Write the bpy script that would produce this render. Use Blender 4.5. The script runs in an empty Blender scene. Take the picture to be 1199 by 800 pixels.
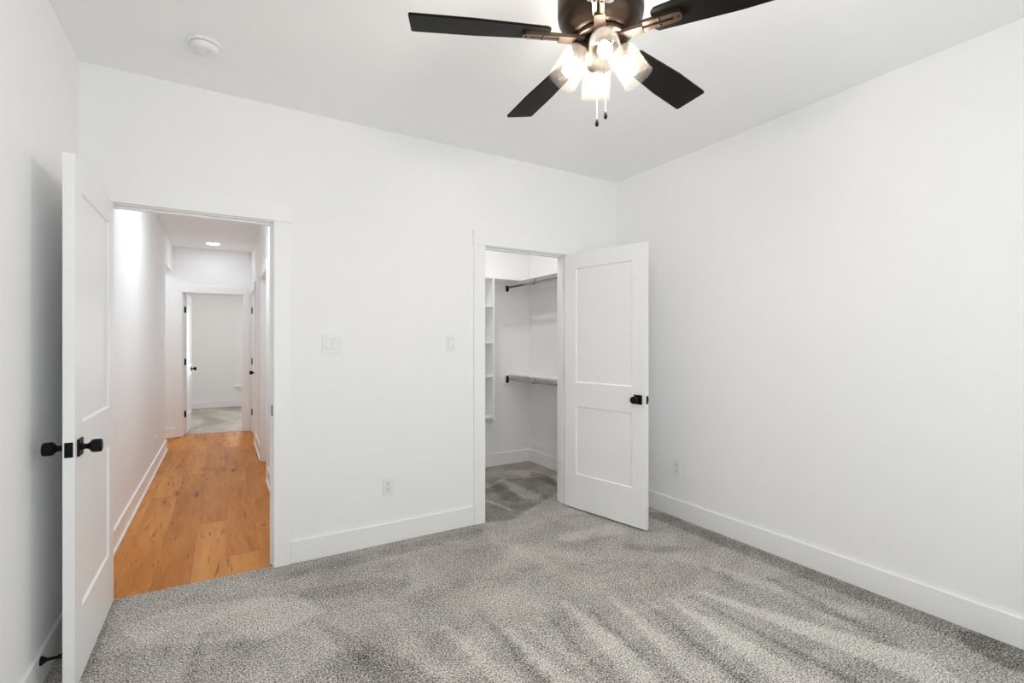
import bpy, bmesh, math, random
from mathutils import Vector, Matrix
random.seed(4)
PI = math.pi
S = bpy.context.scene
COL = S.collection

# ------------------------------------------------------------------ camera
cam_data = bpy.data.cameras.new('camera')
cam_data.sensor_fit = 'HORIZONTAL'
cam_data.sensor_width = 36.0
cam_data.lens = 36.0 * 568.137 / 1199.0
cam_data.shift_y = 1.86 / 1199.0
cam_data.clip_start = 0.03
cam = bpy.data.objects.new('camera', cam_data)
COL.objects.link(cam)
cam.location = (-2.9671, -3.1747, 1.32)
cam.rotation_euler = (PI / 2, 0, -math.radians(30.8742))
S.camera = cam

# ------------------------------------------------------------------ view, world, lights
S.view_settings.view_transform = 'Standard'
S.view_settings.look = 'None'
S.view_settings.exposure = 0.0
S.view_settings.gamma = 1.0
S.view_settings.use_curve_mapping = False
S.cycles.max_bounces = 14
S.cycles.diffuse_bounces = 12
S.cycles.transparent_max_bounces = 12
S.cycles.caustics_reflective = False
S.cycles.caustics_refractive = False
S.cycles.sample_clamp_indirect = 6.0

BULB = 235.0            # ceiling fan bulbs (emission strength)
BULB_COL = (1.0, 0.955, 0.90)
DAY = (0.92, 0.97, 1.0)
LED = (0.86, 0.955, 1.0)
WINDOW_W = 34.0        # bedroom window behind the camera
HALL_EMIT = 52.0       # recessed hall light
HALL_FILL_W = 10.5           # unseen area lamp added to brighten the near hall
CLOSET_W = 6.8
FAR_W = 36.0
PASS_FILL_W = 8.0

wd = bpy.data.worlds.new('world')
S.world = wd
wd.use_nodes = True
wd.node_tree.nodes['Background'].inputs[0].default_value = (0.85, 0.93, 1.0, 1)
wd.node_tree.nodes['Background'].inputs[1].default_value = 0.6


def area(name, loc, rot, w, h, watts, colour, shape='RECTANGLE'):
    d = bpy.data.lights.new(name, 'AREA')
    d.shape = shape
    d.size = w
    if shape in ('RECTANGLE', 'ELLIPSE'):
        d.size_y = h
    d.energy = watts
    d.color = colour
    o = bpy.data.objects.new(name, d)
    o.location = loc
    o.rotation_euler = rot
    COL.objects.link(o)
    return o


# daylight outside the bedroom window (in the wall behind the camera), aimed into the room
area('bedroom_daylight', (-1.825, -3.93, 1.45), (PI / 2, 0, 0), 2.6, 1.9, WINDOW_W, DAY)
area('hall_fill', (-3.07, 1.55, 2.665), (0, 0, 0), 0.15, 0.15, HALL_FILL_W, LED, 'DISK')  # added fill out of view, without a fixture, for the near hall
# daylight outside the far bedroom's window
area('far_room_daylight', (-2.1, 8.75, 1.4), (-PI / 2, 0, 0), 1.0, 1.6, FAR_W, (0.92, 0.97, 1.0))
area('far_room_fill', (-3.0, 6.9, 2.66), (0, 0, 0), 0.4, 0.4, FAR_W * 0.5, (1.0, 0.98, 0.95), 'DISK')  # unseen lamp added to brighten the far room besides its window
area('closet_lamp', (-0.95, 0.66, 2.70), (0, 0, 0), 0.10, 0.10, CLOSET_W, (1.0, 0.97, 0.93), 'DISK')
area('passage_fill', (-4.4, 4.62, 2.66), (0, 0, 0), 0.15, 0.15, PASS_FILL_W, LED, 'DISK')  # unseen lamp in the side passage, set by the hall end wall's brightness

# ------------------------------------------------------------------ materials


class NT:
    """small helper around a node tree"""

    def __init__(self, name):
        self.m = bpy.data.materials.new(name)
        self.m.use_nodes = True
        self.t = self.m.node_tree
        self.b = self.t.nodes['Principled BSDF']
        self.out = self.t.nodes['Material Output']

    def n(self, kind, **kw):
        nd = self.t.nodes.new(kind)
        for k, v in kw.items():
            setattr(nd, k, v)
        return nd

    def l(self, a, b):
        self.t.links.new(a, b)

    def val(self, sock, v):
        if hasattr(v, 'links') or hasattr(v, 'is_output'):
            self.l(v, sock)
        else:
            sock.default_value = v

    def math(self, op, a, b=0.0, c=None, clamp=False):
        nd = self.n('ShaderNodeMath', operation=op, use_clamp=clamp)
        self.val(nd.inputs[0], a)
        self.val(nd.inputs[1], b)
        if c is not None:
            self.val(nd.inputs[2], c)
        return nd.outputs[0]

    def pos(self):
        g = self.n('ShaderNodeNewGeometry')
        return g.outputs['Position']

    def sep(self, v):
        s = self.n('ShaderNodeSeparateXYZ')
        self.l(v, s.inputs[0])
        return s.outputs

    def comb(self, x, y, z=0.0):
        c = self.n('ShaderNodeCombineXYZ')
        for i, v in enumerate((x, y, z)):
            self.val(c.inputs[i], v)
        return c.outputs[0]

    def noise(self, vec, scale, detail=2.0, rough=0.5, dist=0.0):
        nd = self.n('ShaderNodeTexNoise')
        self.l(vec, nd.inputs['Vector'])
        nd.inputs['Scale'].default_value = scale
        nd.inputs['Detail'].default_value = detail
        nd.inputs['Roughness'].default_value = rough
        nd.inputs['Distortion'].default_value = dist
        return nd.outputs['Fac']

    def ramp(self, fac, stops, interp='LINEAR'):
        r = self.n('ShaderNodeValToRGB')
        self.l(fac, r.inputs[0])
        cr = r.color_ramp
        cr.interpolation = interp
        while len(cr.elements) < len(stops):
            cr.elements.new(0.5)
        for e, (p, c) in zip(cr.elements, stops):
            e.position = p
            e.color = (*c, 1) if len(c) == 3 else c
        return r.outputs[0]

    def mix(self, fac, a, b, blend='MIX'):
        nd = self.n('ShaderNodeMix', data_type='RGBA', blend_type=blend)
        self.val(nd.inputs[0], fac)
        for i, v in ((6, a), (7, b)):
            if isinstance(v, tuple):
                nd.inputs[i].default_value = (*v, 1) if len(v) == 3 else v
            else:
                self.l(v, nd.inputs[i])
        return nd.outputs[2]

    def bump(self, h, strength, dist):
        b = self.n('ShaderNodeBump')
        b.inputs['Strength'].default_value = strength
        b.inputs['Distance'].default_value = dist
        self.l(h, b.inputs['Height'])
        self.l(b.outputs[0], self.b.inputs['Normal'])


def paint(name, col, rough, bump=0.0, scale=300.0, metal=0.0, spec=0.5):
    k = NT(name)
    p = k.pos()
    f = k.noise(p, 7.0, 3.0)
    k.l(k.mix(f, tuple(c * 0.985 for c in col), tuple(min(1, c * 1.01) for c in col)), k.b.inputs['Base Color'])
    k.b.inputs['Roughness'].default_value = rough
    k.b.inputs['Metallic'].default_value = metal
    k.b.inputs['Specular IOR Level'].default_value = spec
    if bump:
        k.bump(k.noise(p, scale, 2.0), bump, 0.001)
    return k.m


M = {}
M['wall'] = paint('wall_paint', (0.895, 0.895, 0.897), 0.75, 0.10, 260.0, spec=0.25)
M['ceiling'] = paint('ceiling_paint', (0.92, 0.92, 0.92), 0.9, 0.10, 220.0, spec=0.1)
M['trim'] = paint('trim_paint', (0.90, 0.90, 0.90), 0.35)
M['door'] = paint('door_paint', (0.885, 0.885, 0.887), 0.38)
M['shelf'] = paint('shelf_paint', (0.89, 0.89, 0.89), 0.45)
M['plastic'] = paint('white_plastic', (0.84, 0.84, 0.835), 0.3)
M['plastic_grey'] = paint('pale_grey_plastic', (0.62, 0.62, 0.61), 0.4)
M['slot'] = paint('dark_slot', (0.05, 0.05, 0.05), 0.6)
M['black'] = paint('matte_black_metal', (0.004, 0.004, 0.0045), 0.45, spec=0.16)
M['chrome'] = paint('satin_nickel', (0.42, 0.42, 0.42), 0.25, metal=1.0)
M['bronze'] = paint('dark_bronze', (0.055, 0.036, 0.025), 0.34, metal=0.85)
M['blade'] = paint('dark_blade', (0.0055, 0.0045, 0.004), 0.5, 0.05, 120.0, spec=0.12)
M['iron'] = paint('bronze_arm', (0.16, 0.115, 0.085), 0.30, metal=0.9)
M['chain'] = paint('pale_chain', (0.45, 0.41, 0.35), 0.45, metal=0.2)


def emit(name, col, strength):
    k = NT(name)
    e = k.n('ShaderNodeEmission')
    e.inputs[0].default_value = (*col, 1)
    e.inputs[1].default_value = strength
    k.l(e.outputs[0], k.out.inputs[0])
    return k.m


M['bulb'] = emit('bulb_glow', BULB_COL, BULB)
M['downlight'] = emit('downlight_glow', LED, HALL_EMIT)


def shade_glass():
    k = NT('shade_glass')
    tr = k.n('ShaderNodeBsdfTransparent')
    tr.inputs[0].default_value = (0.97, 0.96, 0.94, 1)
    tl = k.n('ShaderNodeBsdfTranslucent')
    tl.inputs[0].default_value = (0.98, 0.90, 0.80, 1)
    df = k.n('ShaderNodeBsdfDiffuse')
    df.inputs[0].default_value = (0.98, 0.90, 0.80, 1)
    gl = k.n('ShaderNodeBsdfGlossy')
    gl.inputs['Roughness'].default_value = 0.12
    a = k.n('ShaderNodeMixShader')
    a.inputs[0].default_value = 0.5
    k.l(tl.outputs[0], a.inputs[1])
    k.l(df.outputs[0], a.inputs[2])
    b = k.n('ShaderNodeMixShader')
    # seeded glass: little bubbles scatter more than the clear glass between them
    seeds = k.noise(k.pos(), 160.0, 2.0)
    k.l(k.ramp(seeds, [(0.40, (0.009, 0.009, 0.009)), (0.75, (0.018, 0.018, 0.018))]), b.inputs[0])
    k.l(tr.outputs[0], b.inputs[1])
    k.l(a.outputs[0], b.inputs[2])
    # thin glass: a weak sheen, stronger where it is seen edge-on along the rims
    lw = k.n('ShaderNodeLayerWeight')
    lw.inputs[0].default_value = 0.35
    c = k.n('ShaderNodeMixShader')
    k.l(k.math('MULTIPLY', k.math('POWER', lw.outputs['Facing'], 3.0), 0.03), c.inputs[0])
    k.l(b.outputs[0], c.inputs[1])
    k.l(gl.outputs[0], c.inputs[2])
    k.l(c.outputs[0], k.out.inputs[0])
    return k.m


M['shade'] = shade_glass()


def window_glass():
    k = NT('window_glass')
    tr = k.n('ShaderNodeBsdfTransparent')
    gl = k.n('ShaderNodeBsdfGlossy')
    gl.inputs['Roughness'].default_value = 0.02
    fr = k.n('ShaderNodeFresnel')
    c = k.n('ShaderNodeMixShader')
    k.l(fr.outputs[0], c.inputs[0])
    k.l(tr.outputs[0], c.inputs[1])
    k.l(gl.outputs[0], c.inputs[2])
    k.l(c.outputs[0], k.out.inputs[0])
    return k.m


M['glass'] = window_glass()


# vacuum strokes, dark edge bands and painted closet dimness in the pile: (x0, y0, x1, y1) on the floor, half width at each end, how light (+) or dark (-) the pile is drawn
STROKES_AND_SHADE = [
    ((-1.473, -1.195, -1.531, -1.871), 0.015, 0.085, 0.75),
    ((-1.232, -1.272, -1.346, -1.982), 0.012, 0.075, 0.7),
    ((-0.988, -1.447, -1.046, -2.161), 0.012, 0.085, 0.75),
    ((-0.787, -1.487, -0.525, -2.36), 0.015, 0.11, 0.9),
    ((-1.837, -1.251, -1.823, -1.697), 0.012, 0.05, 0.6),
    ((-2.075, -1.085, -2.008, -1.586), 0.015, 0.05, 0.6),
    ((-1.742, -1.284, -1.677, -1.784), 0.008, 0.03, 0.35),
    ((-0.529, -1.6, -0.386, -2.376), 0.01, 0.05, 0.35),
    ((-1.396, -1.297, -1.481, -1.901), 0.006, 0.02, -0.7),
    ((-1.117, -1.37, -1.229, -2.052), 0.006, 0.02, -0.7),
    ((-0.874, -1.465, -0.861, -2.239), 0.006, 0.022, -0.8),
    ((-1.613, -1.238, -1.677, -1.784), 0.006, 0.02, -0.5),
    ((-2.573, -0.748, -2.316, -1.402), 0.02, 0.09, -0.5),
    ((-2.536, -1.059, -2.462, -1.315), 0.06, 0.12, -0.35),
    ((-1.881, -1.034, -1.901, -1.65), 0.01, 0.03, -0.6),
    ((-0.336, -1.583, -0.434, -2.201), 0.02, 0.045, -0.65),
    ((-0.537, -1.294, -0.512, -1.467), 0.015, 0.03, -0.7),
    ((-2.687, -0.392, -2.172, -0.586), 0.05, 0.10, -0.35),
    ((-1.25, 0.20, -0.45, 0.62), 0.30, 0.30, -0.75),  # broad dark patch: the closet's dimness painted into the carpet colour
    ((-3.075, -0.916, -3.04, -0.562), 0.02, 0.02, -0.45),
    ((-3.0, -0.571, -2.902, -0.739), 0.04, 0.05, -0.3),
    ((-0.113, -0.515, -0.087, -2.401), 0.07, 0.075, -0.65),  # dark band along the right baseboard
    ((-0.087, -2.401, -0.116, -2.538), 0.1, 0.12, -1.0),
    ((-3.434, -0.645, -3.447, -0.015), 0.03, 0.02, -0.5),  # dark strip along the foot of the open bedroom door
    ((-0.98, -0.533, -0.567, -0.604), 0.05, 0.09, 0.45),
    ((-0.706, -0.857, -0.343, -1.194), 0.05, 0.06, -0.25),
    ((-0.549, -1.168, -0.315, -1.997), 0.05, 0.06, 0.35),
    ((-1.059, 0.429, -1.002, 0.105), 0.010, 0.015, 1.2),
    ((-0.674, 0.878, -0.678, 0.301), 0.05, 0.09, 0.7),
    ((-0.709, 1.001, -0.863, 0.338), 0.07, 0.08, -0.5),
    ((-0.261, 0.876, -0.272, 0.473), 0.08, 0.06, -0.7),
    ((-2.589, -0.166, -1.422, -0.129), 0.06, 0.06, -0.3),
    ((-1.349, -0.473, -1.236, -1.177), 0.04, 0.08, 0.2),
    ((-3.22, -0.384, -2.717, -0.578), 0.16, 0.2, 0.45),
    ((-2.272, -0.844, -2.227, -1.423), 0.03, 0.05, 0.3)]


def carpet(name, lo, mid, hi, strokes=(), patches=0.11, ystretch=1.4, pscale=2.6):
    k = NT(name)
    p = k.pos()
    o = k.sep(p)
    # twist pile: clumps of light and dark yarn under a centimetre across
    sp = k.noise(p, 140.0, 3.0, 0.68, 0.4)
    fine = k.noise(p, 330.0, 2.0)
    v = k.math('ADD', k.math('MULTIPLY', sp, 0.72), k.math('MULTIPLY', fine, 0.28))
    pat = k.noise(k.comb(o[0], k.math('MULTIPLY', o[1], ystretch), 7.0), pscale, 3.0, 0.6, 0.8)
    lean = k.math('MULTIPLY', k.math('SUBTRACT', pat, 0.5), patches)
    # ragged edges of the strokes
    rg = k.math('MULTIPLY', k.math('SUBTRACT', k.noise(p, 22.0, 3.0), 0.5), 0.07)
    gx, gy = k.math('ADD', o[0], rg), k.math('ADD', o[1], k.math('MULTIPLY', rg, -0.7))
    for (x0, y0, x1, y1), w0, w1, g in strokes:
        dx, dy = x1 - x0, y1 - y0
        L2 = dx * dx + dy * dy
        L = math.sqrt(L2)
        ax, ay = k.math('SUBTRACT', gx, x0), k.math('SUBTRACT', gy, y0)
        tt = k.math('DIVIDE', k.math('ADD', k.math('MULTIPLY', ax, dx), k.math('MULTIPLY', ay, dy)), L2)
        tc = k.math('MINIMUM', k.math('MAXIMUM', tt, 0.0), 1.0)
        side = k.math('ABSOLUTE', k.math('DIVIDE', k.math('SUBTRACT', k.math('MULTIPLY', ax, dy), k.math('MULTIPLY', ay, dx)), L))
        over = k.math('MULTIPLY', k.math('ABSOLUTE', k.math('SUBTRACT', tt, tc)), L)
        dist = k.math('ADD', side, over)
        wid = k.math('ADD', k.math('MULTIPLY', tc, w1 - w0), w0)
        mask = k.math('MULTIPLY_ADD', k.math('DIVIDE', k.math('SUBTRACT', dist, wid), 0.035), -1.0, 0.5, clamp=True)
        lean = k.math('MULTIPLY_ADD', mask, g * 0.055, lean)
    lean = k.math('MINIMUM', k.math('MAXIMUM', lean, -0.07), 0.07)
    v2 = k.math('ADD', v, lean)
    col = k.ramp(v2, [(0.40, lo), (0.50, mid), (0.61, hi)])
    k.l(col, k.b.inputs['Base Color'])
    k.b.inputs['Roughness'].default_value = 0.95
    k.b.inputs['Specular IOR Level'].default_value = 0.1
    k.bump(v, 0.7, 0.006)
    return k.m


M['carpet'] = carpet('carpet_pile', (0.050, 0.046, 0.041), (0.40, 0.380, 0.345), (0.93, 0.895, 0.84), STROKES_AND_SHADE)
M['carpet_far'] = carpet('far_carpet_pile', (0.22, 0.20, 0.175), (0.50, 0.465, 0.42), (0.85, 0.80, 0.73), (), 0.30, 0.45, 1.6)


def oak():
    k = NT('oak_planks')
    p = k.pos()
    o = k.sep(p)
    W, L = 0.178, 1.85
    px = k.math('DIVIDE', k.math('ADD', o[0], 10.06), W)
    ix = k.math('FLOOR', px)
    fx = k.math('FRACT', px)
    wn = k.n('ShaderNodeTexWhiteNoise', noise_dimensions='1D')
    k.l(ix, wn.inputs['W'])
    py = k.math('ADD', k.math('DIVIDE', k.math('ADD', o[1], 20.0), L), k.math('MULTIPLY', wn.outputs[0], 7.0))
    iy = k.math('FLOOR', py)
    fy = k.math('FRACT', py)
    wn2 = k.n('ShaderNodeTexWhiteNoise', noise_dimensions='2D')
    k.l(k.comb(ix, iy), wn2.inputs['Vector'])
    tone = wn2.outputs[0]
    seed = k.math('MULTIPLY', tone, 37.0)
    warp = k.noise(k.comb(k.math('MULTIPLY', o[0], 5.0), k.math('MULTIPLY', o[1], 2.0), seed), 1.0, 2.0)
    gx = k.math('ADD', k.math('MULTIPLY', o[0], 26.0), k.math('MULTIPLY', warp, 5.0))
    grain = k.noise(k.comb(gx, k.math('MULTIPLY', o[1], 1.6), seed), 1.0, 4.0, 0.6, 0.3)
    broad = k.noise(k.comb(k.math('MULTIPLY', o[0], 7.0), k.math('MULTIPLY', o[1], 0.8), seed), 1.0, 2.0)
    v = k.math('ADD', k.math('MULTIPLY', grain, 0.40), k.math('ADD', k.math('MULTIPLY', broad, 0.40), k.math('MULTIPLY', tone, 0.20)))
    col = k.ramp(v, [(0.22, (0.35, 0.122, 0.026)), (0.46, (0.56, 0.220, 0.050)), (0.75, (0.75, 0.365, 0.115))])
    # knots and dark checks
    vo = k.n('ShaderNodeTexVoronoi')
    k.l(k.comb(k.math('ADD', k.math('MULTIPLY', o[0], 6.4), k.math('MULTIPLY', warp, 0.6)), k.math('MULTIPLY', o[1], 1.5), 3.3), vo.inputs['Vector'])
    vo.inputs['Scale'].default_value = 1.0
    rough_edge = k.noise(k.comb(k.math('MULTIPLY', o[0], 60.0), k.math('MULTIPLY', o[1], 18.0)), 1.0, 3.0)
    dk = k.math('ADD', vo.outputs['Distance'], k.math('MULTIPLY', rough_edge, 0.20))
    kn = k.ramp(dk, [(0.13, (1, 1, 1)), (0.215, (0, 0, 0))])
    halo = k.ramp(dk, [(0.14, (1, 1, 1)), (0.40, (0, 0, 0))])
    col = k.mix(k.math('MULTIPLY', halo, 0.35), col, (0.25, 0.095, 0.03))
    col = k.mix(k.math('MULTIPLY', kn, 0.85), col, (0.045, 0.022, 0.012))
    vc = k.noise(k.comb(k.math('MULTIPLY', o[0], 42.0), k.math('MULTIPLY', o[1], 3.2), seed), 1.0, 2.0, 0.5, 0.6)
    chk = k.ramp(vc, [(0.64, (0, 0, 0)), (0.70, (1, 1, 1))])
    col = k.mix(k.math('MULTIPLY', chk, 0.55), col, (0.10, 0.045, 0.018))
    ex = k.math('MINIMUM', fx, k.math('SUBTRACT', 1.0, fx))
    ey = k.math('MULTIPLY', k.math('MINIMUM', fy, k.math('SUBTRACT', 1.0, fy)), L / W)
    e = k.math('MINIMUM', ex, ey)
    seam = k.ramp(e, [(0.004, (1, 1, 1)), (0.014, (0, 0, 0))])
    col = k.mix(k.math('MULTIPLY', seam, 0.4), col, (0.14, 0.065, 0.025))
    k.l(col, k.b.inputs['Base Color'])
    k.b.inputs['Roughness'].default_value = 0.45
    k.b.inputs['Specular IOR Level'].default_value = 0.08
    k.bump(k.math('SUBTRACT', grain, k.math('MULTIPLY', seam, 0.8)), 0.25, 0.001)
    return k.m


M['oak'] = oak()

# ------------------------------------------------------------------ mesh helpers
MAT = {}        # world matrix of each parent


class MB:
    def __init__(self):
        self.bm = bmesh.new()

    def box(self, x0, x1, y0, y1, z0, z1, bev=0.0, seg=1):
        x0, x1 = min(x0, x1), max(x0, x1)
        y0, y1 = min(y0, y1), max(y0, y1)
        z0, z1 = min(z0, z1), max(z0, z1)
        v = [self.bm.verts.new((x, y, z)) for x in (x0, x1) for y in (y0, y1) for z in (z0, z1)]
        fs = []
        for q in ((0, 1, 3, 2), (4, 6, 7, 5), (0, 4, 5, 1), (2, 3, 7, 6), (0, 2, 6, 4), (1, 5, 7, 3)):
            fs.append(self.bm.faces.new([v[i] for i in q]))
        if bev:
            es = list({e for f in fs for e in f.edges})
            bmesh.ops.bevel(self.bm, geom=es, offset=bev, segments=seg, affect='EDGES', profile=0.5)
        return self

    def lathe(self, prof, mat=None, n=32, smooth=True):
        """prof: (radius, height) pairs about local z, capped where radius is 0"""
        mat = mat or Matrix()
        rings = []
        for r, z in prof:
            if r < 1e-6:
                rings.append([self.bm.verts.new(mat @ Vector((0, 0, z)))])
            else:
                rings.append([self.bm.verts.new(mat @ Vector((r * math.cos(2 * PI * i / n), r * math.sin(2 * PI * i / n), z))) for i in range(n)])
        for a, b in zip(rings, rings[1:]):
            if len(a) == 1 and len(b) == 1:
                continue
            for i in range(n):
                j = (i + 1) % n
                if len(a) == 1:
                    f = self.bm.faces.new((a[0], b[j], b[i]))
                elif len(b) == 1:
                    f = self.bm.faces.new((a[i], a[j], b[0]))
                else:
                    f = self.bm.faces.new((a[i], a[j], b[j], b[i]))
                f.smooth = smooth
        return self

    def rod(self, p0, p1, r, n=16, r1=None):
        p0, p1 = Vector(p0), Vector(p1)
        d = p1 - p0
        m = Matrix.Translation(p0) @ d.to_track_quat('Z', 'Y').to_matrix().to_4x4()
        r1 = r if r1 is None else r1
        self.lathe([(0, 0), (r, 0), (r, 0), (r1, d.length), (r1, d.length), (0, d.length)], m, n)
        return self

    def tube(self, pts, r, n=12):
        for a, b in zip(pts, pts[1:]):
            self.rod(a, b, r, n)
        return self

    def prism(self, poly, mat, depth):
        """polygon (x, y) extruded along local z by depth"""
        lo = [self.bm.verts.new(mat @ Vector((x, y, 0))) for x, y in poly]
        hi = [self.bm.verts.new(mat @ Vector((x, y, depth))) for x, y in poly]
        self.bm.faces.new(list(reversed(lo)))
        self.bm.faces.new(hi)
        for i in range(len(poly)):
            j = (i + 1) % len(poly)
            self.bm.faces.new((lo[i], lo[j], hi[j], hi[i]))
        return self

    def build(self, name, mat, parent=None, world=True):
        bmesh.ops.recalc_face_normals(self.bm, faces=self.bm.faces)
        if parent is not None and world and parent.name in MAT:
            self.bm.transform(MAT[parent.name].inverted())
        me = bpy.data.meshes.new(name)
        self.bm.to_mesh(me)
        self.bm.free()
        me.materials.append(M[mat])
        o = bpy.data.objects.new(name, me)
        COL.objects.link(o)
        if parent is not None:
            o.parent = parent
            MAT[o.name] = MAT.get(parent.name, Matrix())
        else:
            MAT[o.name] = Matrix()
        return o


def tag(o, label=None, cat=None, group=None, kind=None):
    if label:
        o['label'] = label
    if cat:
        o['category'] = cat
    if group:
        o['group'] = group
    if kind:
        o['kind'] = kind
    return o


def empty(name, loc, rz=0.0, label=None, cat=None, group=None, kind=None):
    o = bpy.data.objects.new(name, None)
    o.empty_display_size = 0.1
    o.location = loc
    o.rotation_euler = (0, 0, rz)
    COL.objects.link(o)
    MAT[o.name] = Matrix.Translation(Vector(loc)) @ Matrix.Rotation(rz, 4, 'Z')
    return tag(o, label, cat, group, kind)


def struct(name, mb, mat, label=None, cat=None, parent=None):
    return tag(mb.build(name, mat, parent), label, cat, None, 'structure' if parent is None else None)


def wall(axis, u0, u1, d0, d1, z0, z1, holes=()):
    """wall slab with rectangular holes (u0,u1,z0,z1); axis 'x': runs along x, thickness in y"""
    mb = MB()
    us = sorted({u0, u1, *[h[0] for h in holes], *[h[1] for h in holes]})
    zs = sorted({z0, z1, *[h[2] for h in holes], *[h[3] for h in holes]})
    us = [u for u in us if u0 <= u <= u1]
    zs = [z for z in zs if z0 <= z <= z1]
    vs = {}

    def V(u, d, z):
        k = (round(u, 5), round(d, 5), round(z, 5))
        if k not in vs:
            vs[k] = mb.bm.verts.new((u, d, z) if axis == 'x' else (d, u, z))
        return vs[k]

    def solid(i, j):
        if not (0 <= i < len(us) - 1 and 0 <= j < len(zs) - 1):
            return False
        cu, cz = (us[i] + us[i + 1]) / 2, (zs[j] + zs[j + 1]) / 2
        return not any(h[0] < cu < h[1] and h[2] < cz < h[3] for h in holes)

    for i in range(len(us) - 1):
        for j in range(len(zs) - 1):
            if not solid(i, j):
                continue
            a, b, c, d = us[i], us[i + 1], zs[j], zs[j + 1]
            for dd in (d0, d1):
                mb.bm.faces.new((V(a, dd, c), V(b, dd, c), V(b, dd, d), V(a, dd, d)))
            for ni, nj, p, q in ((i - 1, j, (a, c), (a, d)), (i + 1, j, (b, c), (b, d)), (i, j - 1, (a, c), (b, c)), (i, j + 1, (a, d), (b, d))):
                if not solid(ni, nj):
                    mb.bm.faces.new((V(p[0], d0, p[1]), V(q[0], d0, q[1]), V(q[0], d1, q[1]), V(p[0], d1, p[1])))
    return mb


# ------------------------------------------------------------------ dimensions
XL, YF, H = -3.577, -3.74, 2.7227      # left wall, front wall (behind camera), ceiling
WT = 0.114                             # back wall thickness
HL, HR, HE, HH = -3.565, -2.58, 5.10, 2.68   # hall left / right / end wall, hall ceiling
CB, CL = 1.40, -1.95                   # closet back / left wall
FY = 8.46                              # far room back wall
EN = (-3.478, -2.710)                  # bedroom door opening
CN = (-1.303, -0.553)                  # closet door opening
FN = (-3.440, -2.700)                  # far room door opening
JT, DH = 0.02, 2.033                   # jamb board, opening height
ROUGH = DH + JT

# ------------------------------------------------------------------ setting
struct('floor', MB().box(XL - .1, .1, YF - .1, 0, -.06, 0).box(CL - .1, .1, 0, CB + .08, -.06, 0).box(EN[0] - .02, EN[1] + .02, 0, .018, -.06, 0),
       'carpet', 'speckled grey carpet with vacuum marks in the bedroom and closet', 'carpet')
struct('floor_hall', MB().box(-5.1, -2.46, .018, 5.205, -.06, -.004), 'oak', 'knotty orange oak plank floor in the hallway', 'wood floor')
struct('floor_far_room', MB().box(-5.1, -.9, 5.205, FY + .1, -.06, 0), 'carpet_far', 'pale beige carpet in the room beyond the hallway', 'carpet')
struct('ceiling', MB().box(XL - .12, .12, YF - .12, WT, H, H + .1), 'ceiling', 'flat grey-white bedroom ceiling', 'ceiling')
struct('ceiling_closet', MB().box(CL - .1, .12, WT, CB + .1, H, H + .1), 'ceiling', 'closet ceiling', 'ceiling')
struct('ceiling_hall', MB().box(-5.1, -2.46, WT, HE + WT, HH, HH + .1), 'ceiling', 'white hallway ceiling with a recessed light', 'ceiling')
struct('ceiling_far_room', MB().box(-5.1, -.9, HE + WT, FY + .1, HH, HH + .1), 'ceiling', 'ceiling of the room beyond the hallway', 'ceiling')

struct('wall_back', wall('x', XL - .12, .12, 0, WT, 0, H + .1, [(EN[0] - JT, EN[1] + JT, 0, ROUGH), (CN[0] - JT, CN[1] + JT, 0, ROUGH)]),
       'wall', 'white wall with the two doorways', 'wall')
struct('wall_right', MB().box(0, .12, YF - .12, CB + .1, 0, H + .1), 'wall', 'plain white wall behind the open closet door', 'wall')
struct('wall_left', MB().box(XL - .12, XL, YF - .12, 0, 0, H + .1), 'wall', 'white wall behind the open bedroom door', 'wall')
struct('wall_front', wall('x', XL, 0, YF - .12, YF, 0, H + .1, [(-3.05, -.60, .6, 2.3)]), 'wall', 'white wall with the window facing the doorways', 'wall')
struct('wall_closet_back', MB().box(CL - .1, 0, CB, CB + .1, 0, H + .1), 'wall', 'back wall of the walk-in closet', 'wall')
struct('wall_closet_left', MB().box(CL - .1, CL, WT, CB, 0, H + .1), 'wall', 'side wall of the closet', 'wall')
struct('wall_hall_left', wall('y', WT, HE, HL - .12, HL, 0, HH + .1, [(4.15, HE, 0, 2.316)]), 'wall', 'long white hallway wall with an opening at its far end', 'wall')
struct('wall_hall_right', wall('y', WT, HE, HR, HR + .114, 0, HH + .1, [(2.11, 2.90, 0, ROUGH), (4.17, 4.98, 0, ROUGH)]), 'wall', 'white hallway wall with two side doors', 'wall')
struct('wall_hall_end', wall('x', -5.1, -.9, HE, HE + WT, 0, HH + .1, [(FN[0] - JT, FN[1] + JT, 0, ROUGH)]), 'wall', 'white wall across the end of the hallway', 'wall')
struct('wall_passage', MB().box(-5.1, HL - .12, 4.03, 4.15, 0, HH + .1).box(-5.2, -5.1, 4.03, HE, 0, HH + .1), 'wall', 'walls of the side passage off the hallway', 'wall')
struct('wall_far_room_back', wall('x', -5.1, -.9, FY, FY + .1, 0, HH + .1, [(-2.60, -1.70, .43, 2.10)]), 'wall', 'grey-white wall of the room beyond the hallway', 'wall')
struct('wall_far_room_left', MB().box(-5.2, -5.1, HE, FY + .1, 0, HH + .1), 'wall', 'side wall of the room beyond the hallway', 'wall')
struct('wall_far_room_right', MB().box(-.9, -.8, HE, FY + .1, 0, HH + .1), 'wall', 'other side wall of the room beyond the hallway', 'wall')

BH, BT = 0.134, 0.015


def base(name, segs, label, shoe=False):
    mb = MB()
    for (x0, x1, y0, y1) in segs:
        mb.box(x0, x1, y0, y1, 0, BH, 0.003)
    o = struct(name, mb, 'trim', label, 'baseboard')
    if shoe:
        mb = MB()
        for (x0, x1, y0, y1) in shoe:
            mb.box(x0, x1, y0, y1, -.004, .02, 0.004, 2)
        mb.build('shoe_moulding', 'trim', o)
    return o


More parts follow.
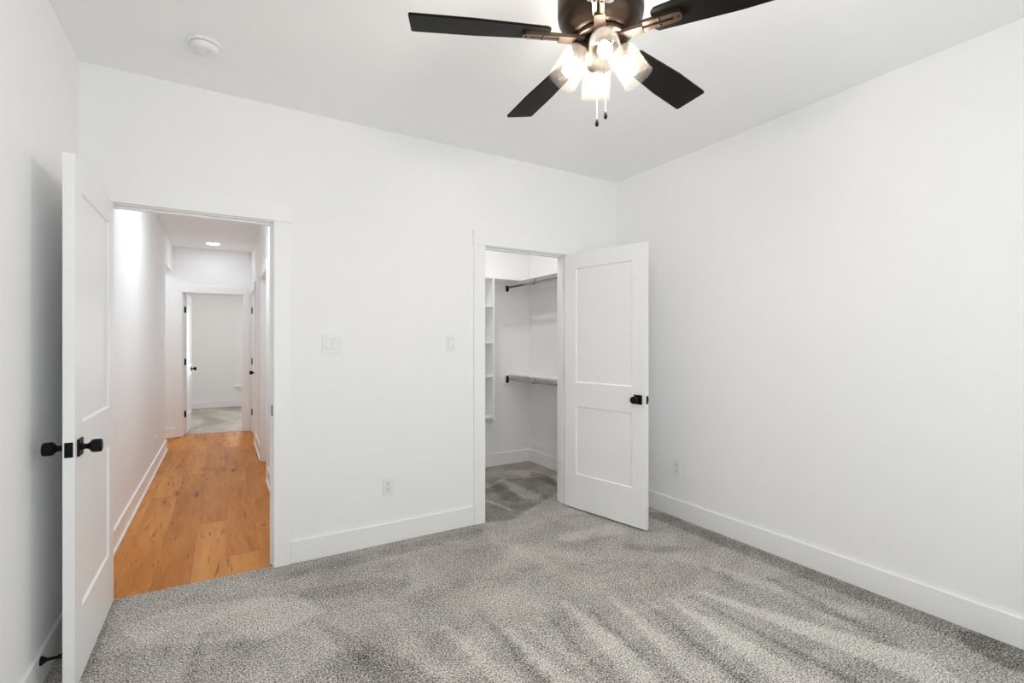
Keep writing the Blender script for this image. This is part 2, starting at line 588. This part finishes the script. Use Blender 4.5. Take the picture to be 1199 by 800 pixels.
CAS, CT = 0.089, 0.018     # casing width and thickness
RV = 0.005                 # reveal
base('baseboard_back', [(EN[1] + RV + CAS, CN[0] - RV - CAS, -BT, 0), (CN[1] + RV + CAS, 0, -BT, 0)], 'tall white baseboard between the two doorways')
base('baseboard_right', [(-BT, 0, YF, -BT)], 'tall white baseboard along the plain wall')
base('baseboard_left', [(XL, XL + BT, YF, -CT)], 'tall white baseboard behind the bedroom door')
base('baseboard_closet', [(CL, -BT, CB - BT, CB), (-BT, 0, WT, CB)], 'tall white baseboard inside the closet')
base('baseboard_hall_left', [(HL, HL + BT, WT + CT, 4.15), (-5.1, FN[0] - RV - CAS, HE - BT, HE)], 'white baseboard along the long hallway wall',
     [(HL + BT, HL + BT + .012, WT + CT, 4.15), (-5.1, FN[0] - RV - CAS, HE - BT - .012, HE - BT)])
base('baseboard_hall_right', [(HR - BT, HR, WT + CT, 2.11 - .074), (HR - BT, HR, 2.90 + .074, 4.17 - .074)], 'white baseboard between the hallway side doors',
     [(HR - BT - .012, HR - BT, WT + CT, 2.11 - .074), (HR - BT - .012, HR - BT, 2.90 + .074, 4.17 - .074)])
base('baseboard_far_room', [(-5.1, -.9, FY - BT, FY)], 'white baseboard below the far window')


def casing(name, axis, a, b, face, out, label):
    """flat casing on one face of a wall; opening from a to b, face coordinate, out = -1/+1 direction it projects"""
    mb = MB()

    def bx(u0, u1, d, z0, z1):
        f0, f1 = face, face + out * d
        if axis == 'x':
            mb.box(u0, u1, f0, f1, z0, z1, 0.0015)
        else:
            mb.box(f0, f1, u0, u1, z0, z1, 0.0015)
    top = DH + RV
    bx(a - RV - CAS, a - RV, CT, 0, top)
    bx(b + RV, b + RV + CAS, CT, 0, top)
    bx(a - RV - CAS - .006, b + RV + CAS + .006, CT + .003, top, top + .104)
    return struct(name, mb, 'trim', label, 'door casing')


def jamb(name, axis, a, b, d0, d1, label, stop_at=None):
    """lining of an opening through a wall from d0 to d1, with a stop strip"""
    mb = MB()

    def bx(u0, u1, e0, e1, z0, z1, bev=0.0):
        if axis == 'x':
            mb.box(u0, u1, e0, e1, z0, z1, bev)
        else:
            mb.box(e0, e1, u0, u1, z0, z1, bev)
    bx(a - JT, a, d0, d1, 0, DH + JT)
    bx(b, b + JT, d0, d1, 0, DH + JT)
    bx(a, b, d0, d1, DH, DH + JT)
    if stop_at:
        s0, s1 = stop_at
        bx(a, a + .011, s0, s1, 0, DH, .001)
        bx(b - .011, b, s0, s1, 0, DH, .001)
        bx(a + .011, b - .011, s0, s1, DH - .011, DH, .001)
    return struct(name, mb, 'trim', label, 'door jamb')


casing('trim_1', 'x', *EN, 0, -1, 'flat white casing around the hallway doorway')
j1 = jamb('trim_2', 'x', *EN, 0, WT, 'white jamb lining of the hallway doorway', (.038, .070))
casing('trim_3', 'x', *CN, 0, -1, 'flat white casing around the closet doorway')
jamb('trim_4', 'x', *CN, 0, WT, 'white jamb lining of the closet doorway', (.038, .070))
casing('trim_5', 'x', *FN, HE, -1, 'flat white casing around the doorway at the hallway end')
jamb('trim_6', 'x', *FN, HE, HE + WT, 'white jamb lining of the doorway at the hallway end', (HE + .044, HE + .076))
casing('trim_7', 'y', 2.13, 2.88, HR, -1, 'white casing around the nearer hallway side door')
jamb('trim_8', 'y', 2.13, 2.88, HR, HR + .114, 'white jamb lining of the nearer hallway side door')
casing('trim_9', 'y', 4.19, 4.96, HR, -1, 'white casing around the farther hallway side door')
jamb('trim_10', 'y', 4.19, 4.96, HR, HR + .114, 'white jamb lining of the farther hallway side door', (HR + .04, HR + .07))
casing('trim_11', 'x', *EN, WT, 1, 'white casing on the hallway side of the bedroom doorway')
casing('trim_12', 'x', *CN, WT, 1, 'white casing inside the closet doorway')
MB().box(EN[1] - .003, EN[1] + .001, .004, .034, .890, .950, .0005).build('strike_plate', 'black', j1)

# bedroom window behind the camera
w1 = empty('window_1', (-1.825, YF, .6), 0, 'wide bedroom window facing the doorways', 'window', None, 'structure')
mb = MB()
mb.box(-3.05, -3.00, YF - .10, YF - .03, .6, 2.3).box(-.65, -.60, YF - .10, YF - .03, .6, 2.3)
mb.box(-3.00, -.65, YF - .10, YF - .03, .6, .65).box(-3.00, -.65, YF - .10, YF - .03, 2.25, 2.3)
mb.box(-1.845, -1.805, YF - .10, YF - .03, .65, 2.25)
mb.build('window_frame', 'trim', w1)
# far room window: only its edge, stool and apron show through the doorway
w2 = empty('window_2', (-2.15, FY, .43), 0, 'window at the edge of the far room, seen through the hallway end doorway', 'window', None, 'structure')
mb = MB()
mb.box(-2.60, -2.56, FY + .02, FY + .08, .43, 2.1).box(-1.74, -1.70, FY + .02, FY + .08, .43, 2.1)
mb.box(-2.56, -1.74, FY + .02, FY + .08, .43, .48).box(-2.56, -1.74, FY + .02, FY + .08, 2.05, 2.1).box(-2.56, -1.74, FY + .02, FY + .08, 1.24, 1.29)
mb.build('window_frame', 'trim', w2)
mb = MB().box(-2.69, -2.60, FY - CT, FY, .43, 2.1, .001).box(-1.70, -1.61, FY - CT, FY, .43, 2.1, .001).box(-2.696, -1.604, FY - CT, FY, 2.1, 2.2, .001)
mb.build('window_casing', 'trim', w2)
MB().box(-2.75, -1.55, FY - .06, FY + .02, .405, .43, .003).build('window_stool', 'trim', w2)
MB().box(-2.69, -1.61, FY - CT, FY, .315, .405, .002).build('window_apron', 'trim', w2)
MB().box(-2.56, -1.74, FY + .045, FY + .05, .48, 2.05).build('pane', 'glass', w2)

# ------------------------------------------------------------------ doors
LT = 0.035


def leaf_mesh(W, ys, z0=.012, z1=2.03):
    """two-panel shaker leaf in local coordinates: x along the leaf, y through its thickness"""
    mb = MB()
    bm = mb.bm
    xs = [0.0, .112, W - .112, W]
    zs = [z0, .282, .820, 1.008, 1.913, z1]
    rec, slope = 0.009, 0.007
    vs = {}

    def V(x, y, z):
        k = (round(x, 5), round(y, 5), round(z, 5))
        if k not in vs:
            vs[k] = bm.verts.new((x, ys * y, z))
        return vs[k]
    for y, s in ((0.0, 1), (LT, -1)):
        for i in range(3):
            for j in range(5):
                a, b, c, d = xs[i], xs[i + 1], zs[j], zs[j + 1]
                if i == 1 and j in (1, 3):
                    yr = y + s * rec
                    o4 = [(a, c), (b, c), (b, d), (a, d)]
                    i4 = [(a + slope, c + slope), (b - slope, c + slope), (b - slope, d - slope), (a + slope, d - slope)]
                    for q in range(4):
                        r = (q + 1) % 4
                        bm.faces.new((V(o4[q][0], y, o4[q][1]), V(o4[r][0], y, o4[r][1]), V(i4[r][0], yr, i4[r][1]), V(i4[q][0], yr, i4[q][1])))
                    bm.faces.new([V(p[0], yr, p[1]) for p in i4])
                else:
                    bm.faces.new((V(a, y, c), V(b, y, c), V(b, y, d), V(a, y, d)))
    for i in range(3):
        for z in (z0, z1):
            bm.faces.new((V(xs[i], 0, z), V(xs[i + 1], 0, z), V(xs[i + 1], LT, z), V(xs[i], LT, z)))
    for j in range(5):
        for x in (0.0, W):
            bm.faces.new((V(x, 0, zs[j]), V(x, 0, zs[j + 1]), V(x, LT, zs[j + 1]), V(x, LT, zs[j])))
    return mb


def make_door(name, pin, ang, ys, W, label, closed_ang=None, hinges=True, knob_sides=(0, 1)):
    root = empty(name, (pin[0], pin[1], 0), math.radians(ang), label, 'door', None, 'structure')
    leaf_mesh(W, ys).build('door_leaf', 'door', root, world=False)
    kx, kz = W - .062, .920
    for side in knob_sides:
        y0 = 0.0 if side == 0 else LT
        s = -1 if side == 0 else 1
        mb = MB()
        mb.box(kx - .033, kx + .033, ys * y0, ys * (y0 + s * .008), kz - .033, kz + .033, .0025, 2)
        rose = mb.build('rosette', 'black', root, world=False)
        m = Matrix.Translation((kx, ys * (y0 + s * .006), kz)) @ Matrix.Rotation(-s * ys * PI / 2, 4, 'X')
        mb = MB()
        mb.lathe([(0, 0), (.015, 0), (.013, .006), (.0105, .012), (.0105, .020), (.016, .027), (.0235, .032), (.0255, .038), (.0255, .058), (.0235, .0625), (.014, .0645), (0, .065)], m, 32)
        mb.build('knob', 'black', root, world=False)
    mb = MB().box(W - .001, W + .0015, ys * (LT / 2 - .0125), ys * (LT / 2 + .0125), kz - .028, kz + .028, .0008)
    lp = mb.build('latch_plate', 'black', root, world=False)
    MB().box(W, W + .010, ys * (LT / 2 - .007), ys * (LT / 2 + .007), kz - .009, kz + .009, .003).build('latch_bolt', 'black', lp, world=False)
    if hinges:
        for hz in (.30, 1.05, 1.80):
            mb = MB()
            mb.rod((-.003, -ys * .006, hz - .045), (-.003, -ys * .006, hz + .045), .009, 14)
            mb.box(-.0022, .0003, ys * -.004, ys * .030, hz - .045, hz + .045)
            if closed_ang is not None:
                bm2 = bmesh.new()
                tmp = MB()
                tmp.box(-.0028, -.0005, ys * -.004, ys * .030, hz - .045, hz + .045)
                rot = Matrix.Translation((-.003, -ys * .006, 0)) @ Matrix.Rotation(math.radians(closed_ang - ang), 4, 'Z') @ Matrix.Translation((.003, ys * .006, 0))
                tmp.bm.transform(rot)
                me = bpy.data.meshes.new('tmp')
                tmp.bm.to_mesh(me)
                mb.bm.from_mesh(me)
                bpy.data.meshes.remove(me)
                tmp.bm.free()
                bm2.free()
            mb.build('hinge', 'black', root, world=False)
    return root


make_door('door_1', (-3.475, -.012), 270.0, 1, .762, 'white two-panel bedroom door swung open against the side wall, black knobs', 0.0)
make_door('door_2', (-.550, -.016), -77.7, -1, .740, 'white two-panel closet door standing open into the bedroom', 180.0)
make_door('door_3', (-3.437, HE + WT + .003), 88.0, -1, .735, 'white door opened into the room at the hallway end', 0.0)
make_door('door_4', (HR + .002, 4.957), 270.0, 1, .764, 'closed side door at the far end of the hallway with black hinges', 270.0)
make_door('door_5', (HR + .066, 2.877), 270.0, 1, .744, 'closed side door recessed midway along the hallway', None, False)

# ------------------------------------------------------------------ door stop behind the bedroom door
ds = empty('door_stop', (XL + BT, -.661, .105), 0, 'black door stop on the baseboard behind the bedroom door', 'door stop')
mb = MB()
mx = Matrix.Translation((XL + BT, -.661, .105)) @ Matrix.Rotation(PI / 2, 4, 'Y')
mb.lathe([(0, 0), (.0165, 0), (.0165, .004), (.009, .016), (.0055, .020), (.0055, .055), (0, .055)], mx, 24)
mb.build('stem', 'black', ds)
MB().lathe([(0, .053), (.009, .053), (.0095, .066), (.007, .071), (0, .072)], mx, 24).build('rubber_tip', 'black', ds)

# ------------------------------------------------------------------ ceiling fan
FX, FYC = -1.822, -1.866
ZB = 2.40
T0 = Matrix.Translation((FX, FYC, 0))
fan = empty('ceiling_fan', (FX, FYC, H), 0, 'dark bronze five-blade ceiling fan with four lit glass shades', 'ceiling fan')
MB().lathe([(0, H), (.088, H), (.090, H - .012), (.080, H - .05), (.060, H - .085), (.058, H - .10), (0, H - .10)], T0, 48).build('canopy', 'bronze', fan)
MB().lathe([(0, H - .095), (.07, H - .098), (.125, H - .115), (.146, H - .140), (.150, H - .165), (.150, H - .245), (.147, H - .262), (.140, H - .272),
            (.139, H - .278), (.133, H - .292), (.118, H - .310), (.103, H - .318), (.101, H - .322), (0, H - .322)], T0, 64).build('motor_housing', 'bronze', fan)
# ring of the flywheel that carries the blade arms
MB().lathe([(0, ZB + .004), (.086, ZB + .004), (.090, ZB), (.090, ZB - .012), (.084, ZB - .016), (0, ZB - .016)], T0, 48).build('flywheel', 'bronze', fan)
TH0 = math.radians(300.0)


def blade_outline():
    pts = []
    r0, r1, w0, w1 = .182, .660, .046, .066
    c = .006
    for r, s in ((r0, -1), (r1, -1)):
        w = w0 if r == r0 else w1
        pts.append((r, s * w))
    lower = [(r0, -w0 + .012), (r0 + .012, -w0), (.45, -.064), (r1 - c, -w1), (r1, -w1 + c)]
    upper = [(x, -y) for x, y in reversed(lower)]
    return lower + upper


for kb in range(5):
    a = TH0 + kb * 2 * PI / 5
    base_m = Matrix.Translation((FX, FYC, ZB)) @ Matrix.Rotation(a, 4, 'Z')
    pitch = base_m @ Matrix.Rotation(-math.radians(12.5), 4, 'X')
    # local: x outward, y counter-clockwise side; the clockwise side rides higher
    b = MB().prism(blade_outline(), pitch @ Matrix.Translation((0, 0, -.004)), .008).build('blade', 'blade', fan)
    ir = MB()
    # the cast arm: from the flywheel outward, then a forked pad screwed under the blade
    ir.prism([(.060, -.020), (.150, -.018), (.150, .018), (.060, .020)], base_m @ Matrix.Translation((0, 0, -.022)), .012)
    # two tapering prongs with a slot between them, closed at the tip
    ir.prism([(.140, -.019), (.255, -.020), (.255, -.005), (.140, -.005)], pitch @ Matrix.Translation((0, 0, -.017)), .0125)
    ir.prism([(.140, .005), (.255, .005), (.255, .020), (.140, .019)], pitch @ Matrix.Translation((0, 0, -.017)), .0125)
    ir.prism([(.250, -.020), (.268, -.018), (.276, -.009), (.276, .009), (.268, .018), (.250, .020)], pitch @ Matrix.Translation((0, 0, -.017)), .0125)
    arm = ir.build('blade_arm', 'iron', b)
    for sx, sy in ((.205, -.0125), (.205, .0125), (.263, 0)):
        sc = MB()
        sc.lathe([(0, -.020), (.004, -.0195), (.0055, -.018), (.0055, -.016), (0, -.016)], pitch @ Matrix.Translation((sx, sy, 0)), 10)
        sc.build('screw_head', 'bronze', b)

# light kit
MB().lathe([(0, ZB - .012), (.058, ZB - .012), (.062, ZB - .020), (.062, ZB - .060), (.056, ZB - .078), (.050, ZB - .085), (.046, ZB - .105), (.030, ZB - .118), (.012, ZB - .122), (0, ZB - .123)],
           T0, 48).build('light_fitter', 'bronze', fan)
TILT = math.radians(57.0)     # shade axes point this far below horizontal
for ks in range(4):
    az = math.radians(237.0 + 90 * ks)
    d = Vector((math.cos(az) * math.cos(TILT), math.sin(az) * math.cos(TILT), -math.sin(TILT)))
    p0 = Vector((FX + math.cos(az) * .066, FYC + math.sin(az) * .066, 2.352))
    m = Matrix.Translation(p0) @ d.to_track_quat('Z', 'Y').to_matrix().to_4x4()
    hold = MB()
    hold.rod((FX + math.cos(az) * .030, FYC + math.sin(az) * .030, 2.340), tuple(p0 - d * .004), .010, 14)
    hold.lathe([(0, -.018), (.022, -.018), (.032, -.010), (.037, .002), (.0375, .0045), (.0285, .0045), (.0285, .012), (.016, .014), (.016, .034), (.014, .036), (0, .036)], m, 28)
    sk = hold.build('lamp_socket', 'bronze', fan)
    sh = MB()
    outer = [(.029, .004), (.043, .007), (.048, .014), (.0500, .030), (.0535, .117), (.0555, .119), (.0565, .122), (.0555, .125)]
    inner = [(.0525, .1255), (.0510, .116), (.0475, .030), (.0455, .017), (.041, .0095), (.029, .0068)]
    sh.lathe(outer + inner + [outer[0]], m, 40)
    sho = sh.build('lamp_shade', 'shade', fan)
    bl = MB()
    bl.lathe([(.012, .036), (.0125, .046), (.018, .056), (.0225, .066), (.024, .076), (.0225, .086), (.018, .094), (.010, .0985), (0, .100)], m, 24)
    bl.build('bulb', 'bulb', sk)
for (du, zt, zb_) in ((.0185, 2.285, 2.135), (-.012, 2.285, 2.108)):
    px, py = FX + du * .858 + .05 * .513, FYC - du * .513 + .05 * .858
    px, py = FX + du * .858, FYC - du * .513
    ch = MB().rod((px, py, zb_), (px, py, zt), .0009, 8).build('pull_chain', 'chain', fan)
    MB().lathe([(0, zb_ + .004), (.003, zb_ + .002), (.0045, zb_ - .004), (.0062, zb_ - .012), (.0062, zb_ - .018), (.0035, zb_ - .024), (0, zb_ - .025)],
               Matrix.Translation((px, py, 0)), 16).build('chain_finial', 'black', ch)

# ------------------------------------------------------------------ smoke detector
SX, SY = -3.035, -.487
sd = empty('smoke_detector', (SX, SY, H), 0, 'round white smoke detector on the bedroom ceiling', 'smoke detector')
TS = Matrix.Translation((SX, SY, 0))
MB().lathe([(0, H), (.070, H), (.072, H - .003), (.070, H - .010), (.064, H - .013), (0, H - .013)], TS, 48).build('mounting_ring', 'plastic', sd)
MB().lathe([(0, H - .012), (.0575, H - .012), (.0575, H - .0155), (0, H - .0155)], TS, 48).build('vent_gap', 'slot', sd)
MB().lathe([(0, H - .015), (.059, H - .015), (.060, H - .019), (.057, H - .031), (.050, H - .039), (.030, H - .043), (0, H - .044)], TS, 48).build('cover', 'plastic', sd)
mb = MB().box(-.009, .009, -.0025, .0025, -.002, .002, .001)
mb.bm.transform(Matrix.Translation((SX + .016, SY - .022, H - .0425)) @ Matrix.Rotation(-math.radians(31), 4, 'Z'))
mb.build('indicator_window', 'plastic_grey', sd)


# ------------------------------------------------------------------ switches and outlets
def plate_matrix(kind, p):
    """local x along the wall to the viewer's right, y up, z out of the wall"""
    if kind == 'back':      # wall facing -y
        r = Matrix(((1, 0, 0), (0, 0, -1), (0, 1, 0))).to_4x4()
    elif kind == 'right':   # wall facing -x
        r = Matrix(((0, 0, -1), (-1, 0, 0), (0, 1, 0))).to_4x4()
    else:                   # wall facing +x
        r = Matrix(((0, 0, 1), (1, 0, 0), (0, 1, 0))).to_4x4()
    return Matrix.Translation(p) @ r


def part(root, name, mat, m, boxes, bev=.0008):
    mb = MB()
    for b in boxes:
        mb.box(*b, bev)
    mb.bm.transform(m)
    return mb.build(name, mat, root)


def switch(p, wallkind, gangs, label, cat='light switch'):
    root = empty('light_switch', p, 0, label, cat)
    m = plate_matrix(wallkind, p)
    w = .035 if gangs == 1 else .058
    part(root, 'wall_plate', 'plastic', m, [(-w, w, -.0585, .0585, 0, .006)], .002)
    for g in range(gangs):
        gx = 0 if gangs == 1 else (-.023 + .046 * g)
        part(root, 'rocker_surround', 'plastic_grey', m, [(gx - .0178, gx + .0178, -.0345, .0345, .0055, .0064)], 0)
        mb = MB().box(gx - .0160, gx + .0160, -.0325, .0325, .004, .0085, .001)
        for v in mb.bm.verts:
            if v.co.z > .006:
                v.co.z += v.co.y * .06 * (1 if g == 0 else -1)
        mb.bm.transform(m)
        mb.build('rocker', 'plastic', root)
    return root


def outlet(p, wallkind, label):
    root = empty('wall_outlet', p, 0, label, 'outlet')
    m = plate_matrix(wallkind, p)
    part(root, 'wall_plate', 'plastic', m, [(-.035, .035, -.0585, .0585, 0, .006)], .002)
    for s in (-1, 1):
        cy = s * .0195
        rc = part(root, 'receptacle', 'plastic', m, [(-.0165, .0165, cy - .0145, cy + .0145, .004, .0078)], .001)
        part(rc, 'slots', 'slot', m, [(-.0085, -.0055, cy - .002, cy + .009, .006, .0080), (.0055, .0085, cy - .001, cy + .008, .006, .0080), (-.003, .003, cy - .011, cy - .006, .006, .0080)], 0)
    part(root, 'plate_screw', 'plastic_grey', m, [(-.003, .003, -.003, .003, .005, .0068)], .001)
    return root


switch((-2.377, 0, 1.313), 'back', 2, 'white double rocker switch plate beside the hallway doorway')
switch((-1.575, 0, 1.316), 'back', 1, 'white single rocker switch plate beside the closet doorway')
outlet((-2.025, 0, .371), 'back', 'white outlet low on the wall between the two doorways')
outlet((0, -.655, .373), 'right', 'white outlet low on the plain wall beside the open closet door')
switch((HL, 3.95, 1.30), 'left', 1, 'small white switch plate on the long hallway wall')
outlet((HL, 3.15, .29), 'left', 'white outlet above the baseboard of the long hallway wall')

# ------------------------------------------------------------------ recessed hall light
RX, RY = -3.071, 4.62
rl = empty('recessed_light', (RX, RY, HH), 0, 'round glowing recessed light in the hallway ceiling', 'recessed light')
TR = Matrix.Translation((RX, RY, 0))
MB().lathe([(.074, HH + .002), (.074, HH - .004), (.086, HH - .006), (.092, HH - .003), (.093, HH), (.093, HH + .002), (.074, HH + .002)], TR, 48).build('trim_ring', 'plastic', rl)
MB().lathe([(0, HH - .0035), (.074, HH - .0035), (.074, HH - .001), (0, HH - .001)], TR, 48).build('lens', 'downlight', rl)

# ------------------------------------------------------------------ closet fittings
ST = .018
TSZ = 1.985      # top shelf height
TX0, TX1 = -1.06, -.634    # shelf tower
tag(MB().box(CL, 0, 1.10, CB, TSZ - ST, TSZ, .001).build('closet_shelf', 'shelf'), 'white top shelf along the closet back wall, over the cubby tower', 'closet shelf')
tag(MB().box(-.303, 0, WT + CT, 1.0995, TSZ - ST, TSZ, .001).build('closet_shelf', 'shelf'), 'white top shelf along the closet side wall above the upper hanging rod', 'closet shelf')
tag(MB().box(TX1 + ST, -ST, CB - ST, CB, TSZ - ST - .085, TSZ - ST, .001).build('shelf_cleat', 'shelf'), 'white wall cleat under the top shelf on the closet back wall', 'shelf cleat')
tag(MB().box(-ST, 0, WT + CT, CB, TSZ - ST - .085, TSZ - ST, .001).build('shelf_cleat', 'shelf'), 'white wall cleat under the top shelf on the closet side wall', 'shelf cleat')
LSZ = .985
tag(MB().box(-.275, 0, WT + CT, CB, LSZ - ST, LSZ, .001).build('closet_shelf', 'shelf'), 'white lower shelf along the closet side wall at waist height', 'closet shelf')
t = empty('shelf_cleat', (-.18, CB, LSZ - ST - .085), 0, 'white cleat with a black bracket holding the lower shelf end on the closet back wall', 'shelf cleat')
MB().box(-.345, -ST, CB - ST, CB, LSZ - ST - .080, LSZ - ST, .001).build('cleat_board', 'shelf', t)
MB().box(-.316, -.288, CB - .028, CB - ST, LSZ - .034, LSZ - ST, .002).build('end_bracket', 'black', t)
tag(MB().box(-ST, 0, WT + CT, CB, LSZ - ST - .080, LSZ - ST, .001).build('shelf_cleat', 'shelf'), 'white wall cleat under the lower shelf on the closet side wall', 'shelf cleat')

tw = empty('shelf_tower', ((TX0 + TX1) / 2, CB, .50), 0, 'white cubby shelf tower hung on the closet back wall', 'shelf unit')
for x in (TX0, TX1):
    mm = Matrix(((0, 0, 1, x), (1, 0, 0, 0), (0, 1, 0, 0), (0, 0, 0, 1)))
    MB().prism([(CB, .500), (CB, TSZ - ST), (1.10, TSZ - ST), (1.10, .548), (1.145, .503)], mm, ST).build('side_panel', 'shelf', tw)
for z in (.585, .995, 1.336, 1.698):
    MB().box(TX0 + ST, TX1, 1.102, CB, z - ST, z, .001).build('shelf', 'shelf', tw)


def hang_rod(x, z, label, hook_y):
    r = empty('hanging_rod', (x, .75, z), 0, label, 'closet rod')
    MB().rod((x, WT + .004, z), (x, CB - ST - .002, z), .0115, 20).build('rod', 'chrome', r)
    for y, s in ((CB - ST, -1), (WT, 1)):
        mb = MB().box(x - .017, x + .017, y, y + s * .005, z - .042, z + .020, .001)
        mb.lathe([(.0125, .004), (.0165, .004), (.0165, .024), (.0125, .024), (.0125, .004)], Matrix.Translation((x, y, z)) @ Matrix.Rotation(-s * PI / 2, 4, 'X'), 24)
        mb.build('rod_socket', 'black', r)
    # wire hook that carries the middle of the rod from the shelf edge
    top = z + (.045 if z > 1.5 else .037)
    pts = [(x + .014, hook_y, top), (x + .0165, hook_y, z + .010)]
    for q in range(0, 9):
        an = math.radians(20 - 22.5 * q)
        pts.append((x + .0165 * math.cos(an), hook_y, z + .0165 * math.sin(an)))
    pts += [(x - .024, hook_y, z + .010)]
    MB().tube(pts, .004, 8).build('support_hook', 'chrome', r)
    return r


hang_rod(-.303, 1.922, 'upper satin metal hanging rod under the closet top shelf', .86)
hang_rod(-.302, .930, 'lower satin metal hanging rod under the waist-high closet shelf', .86)
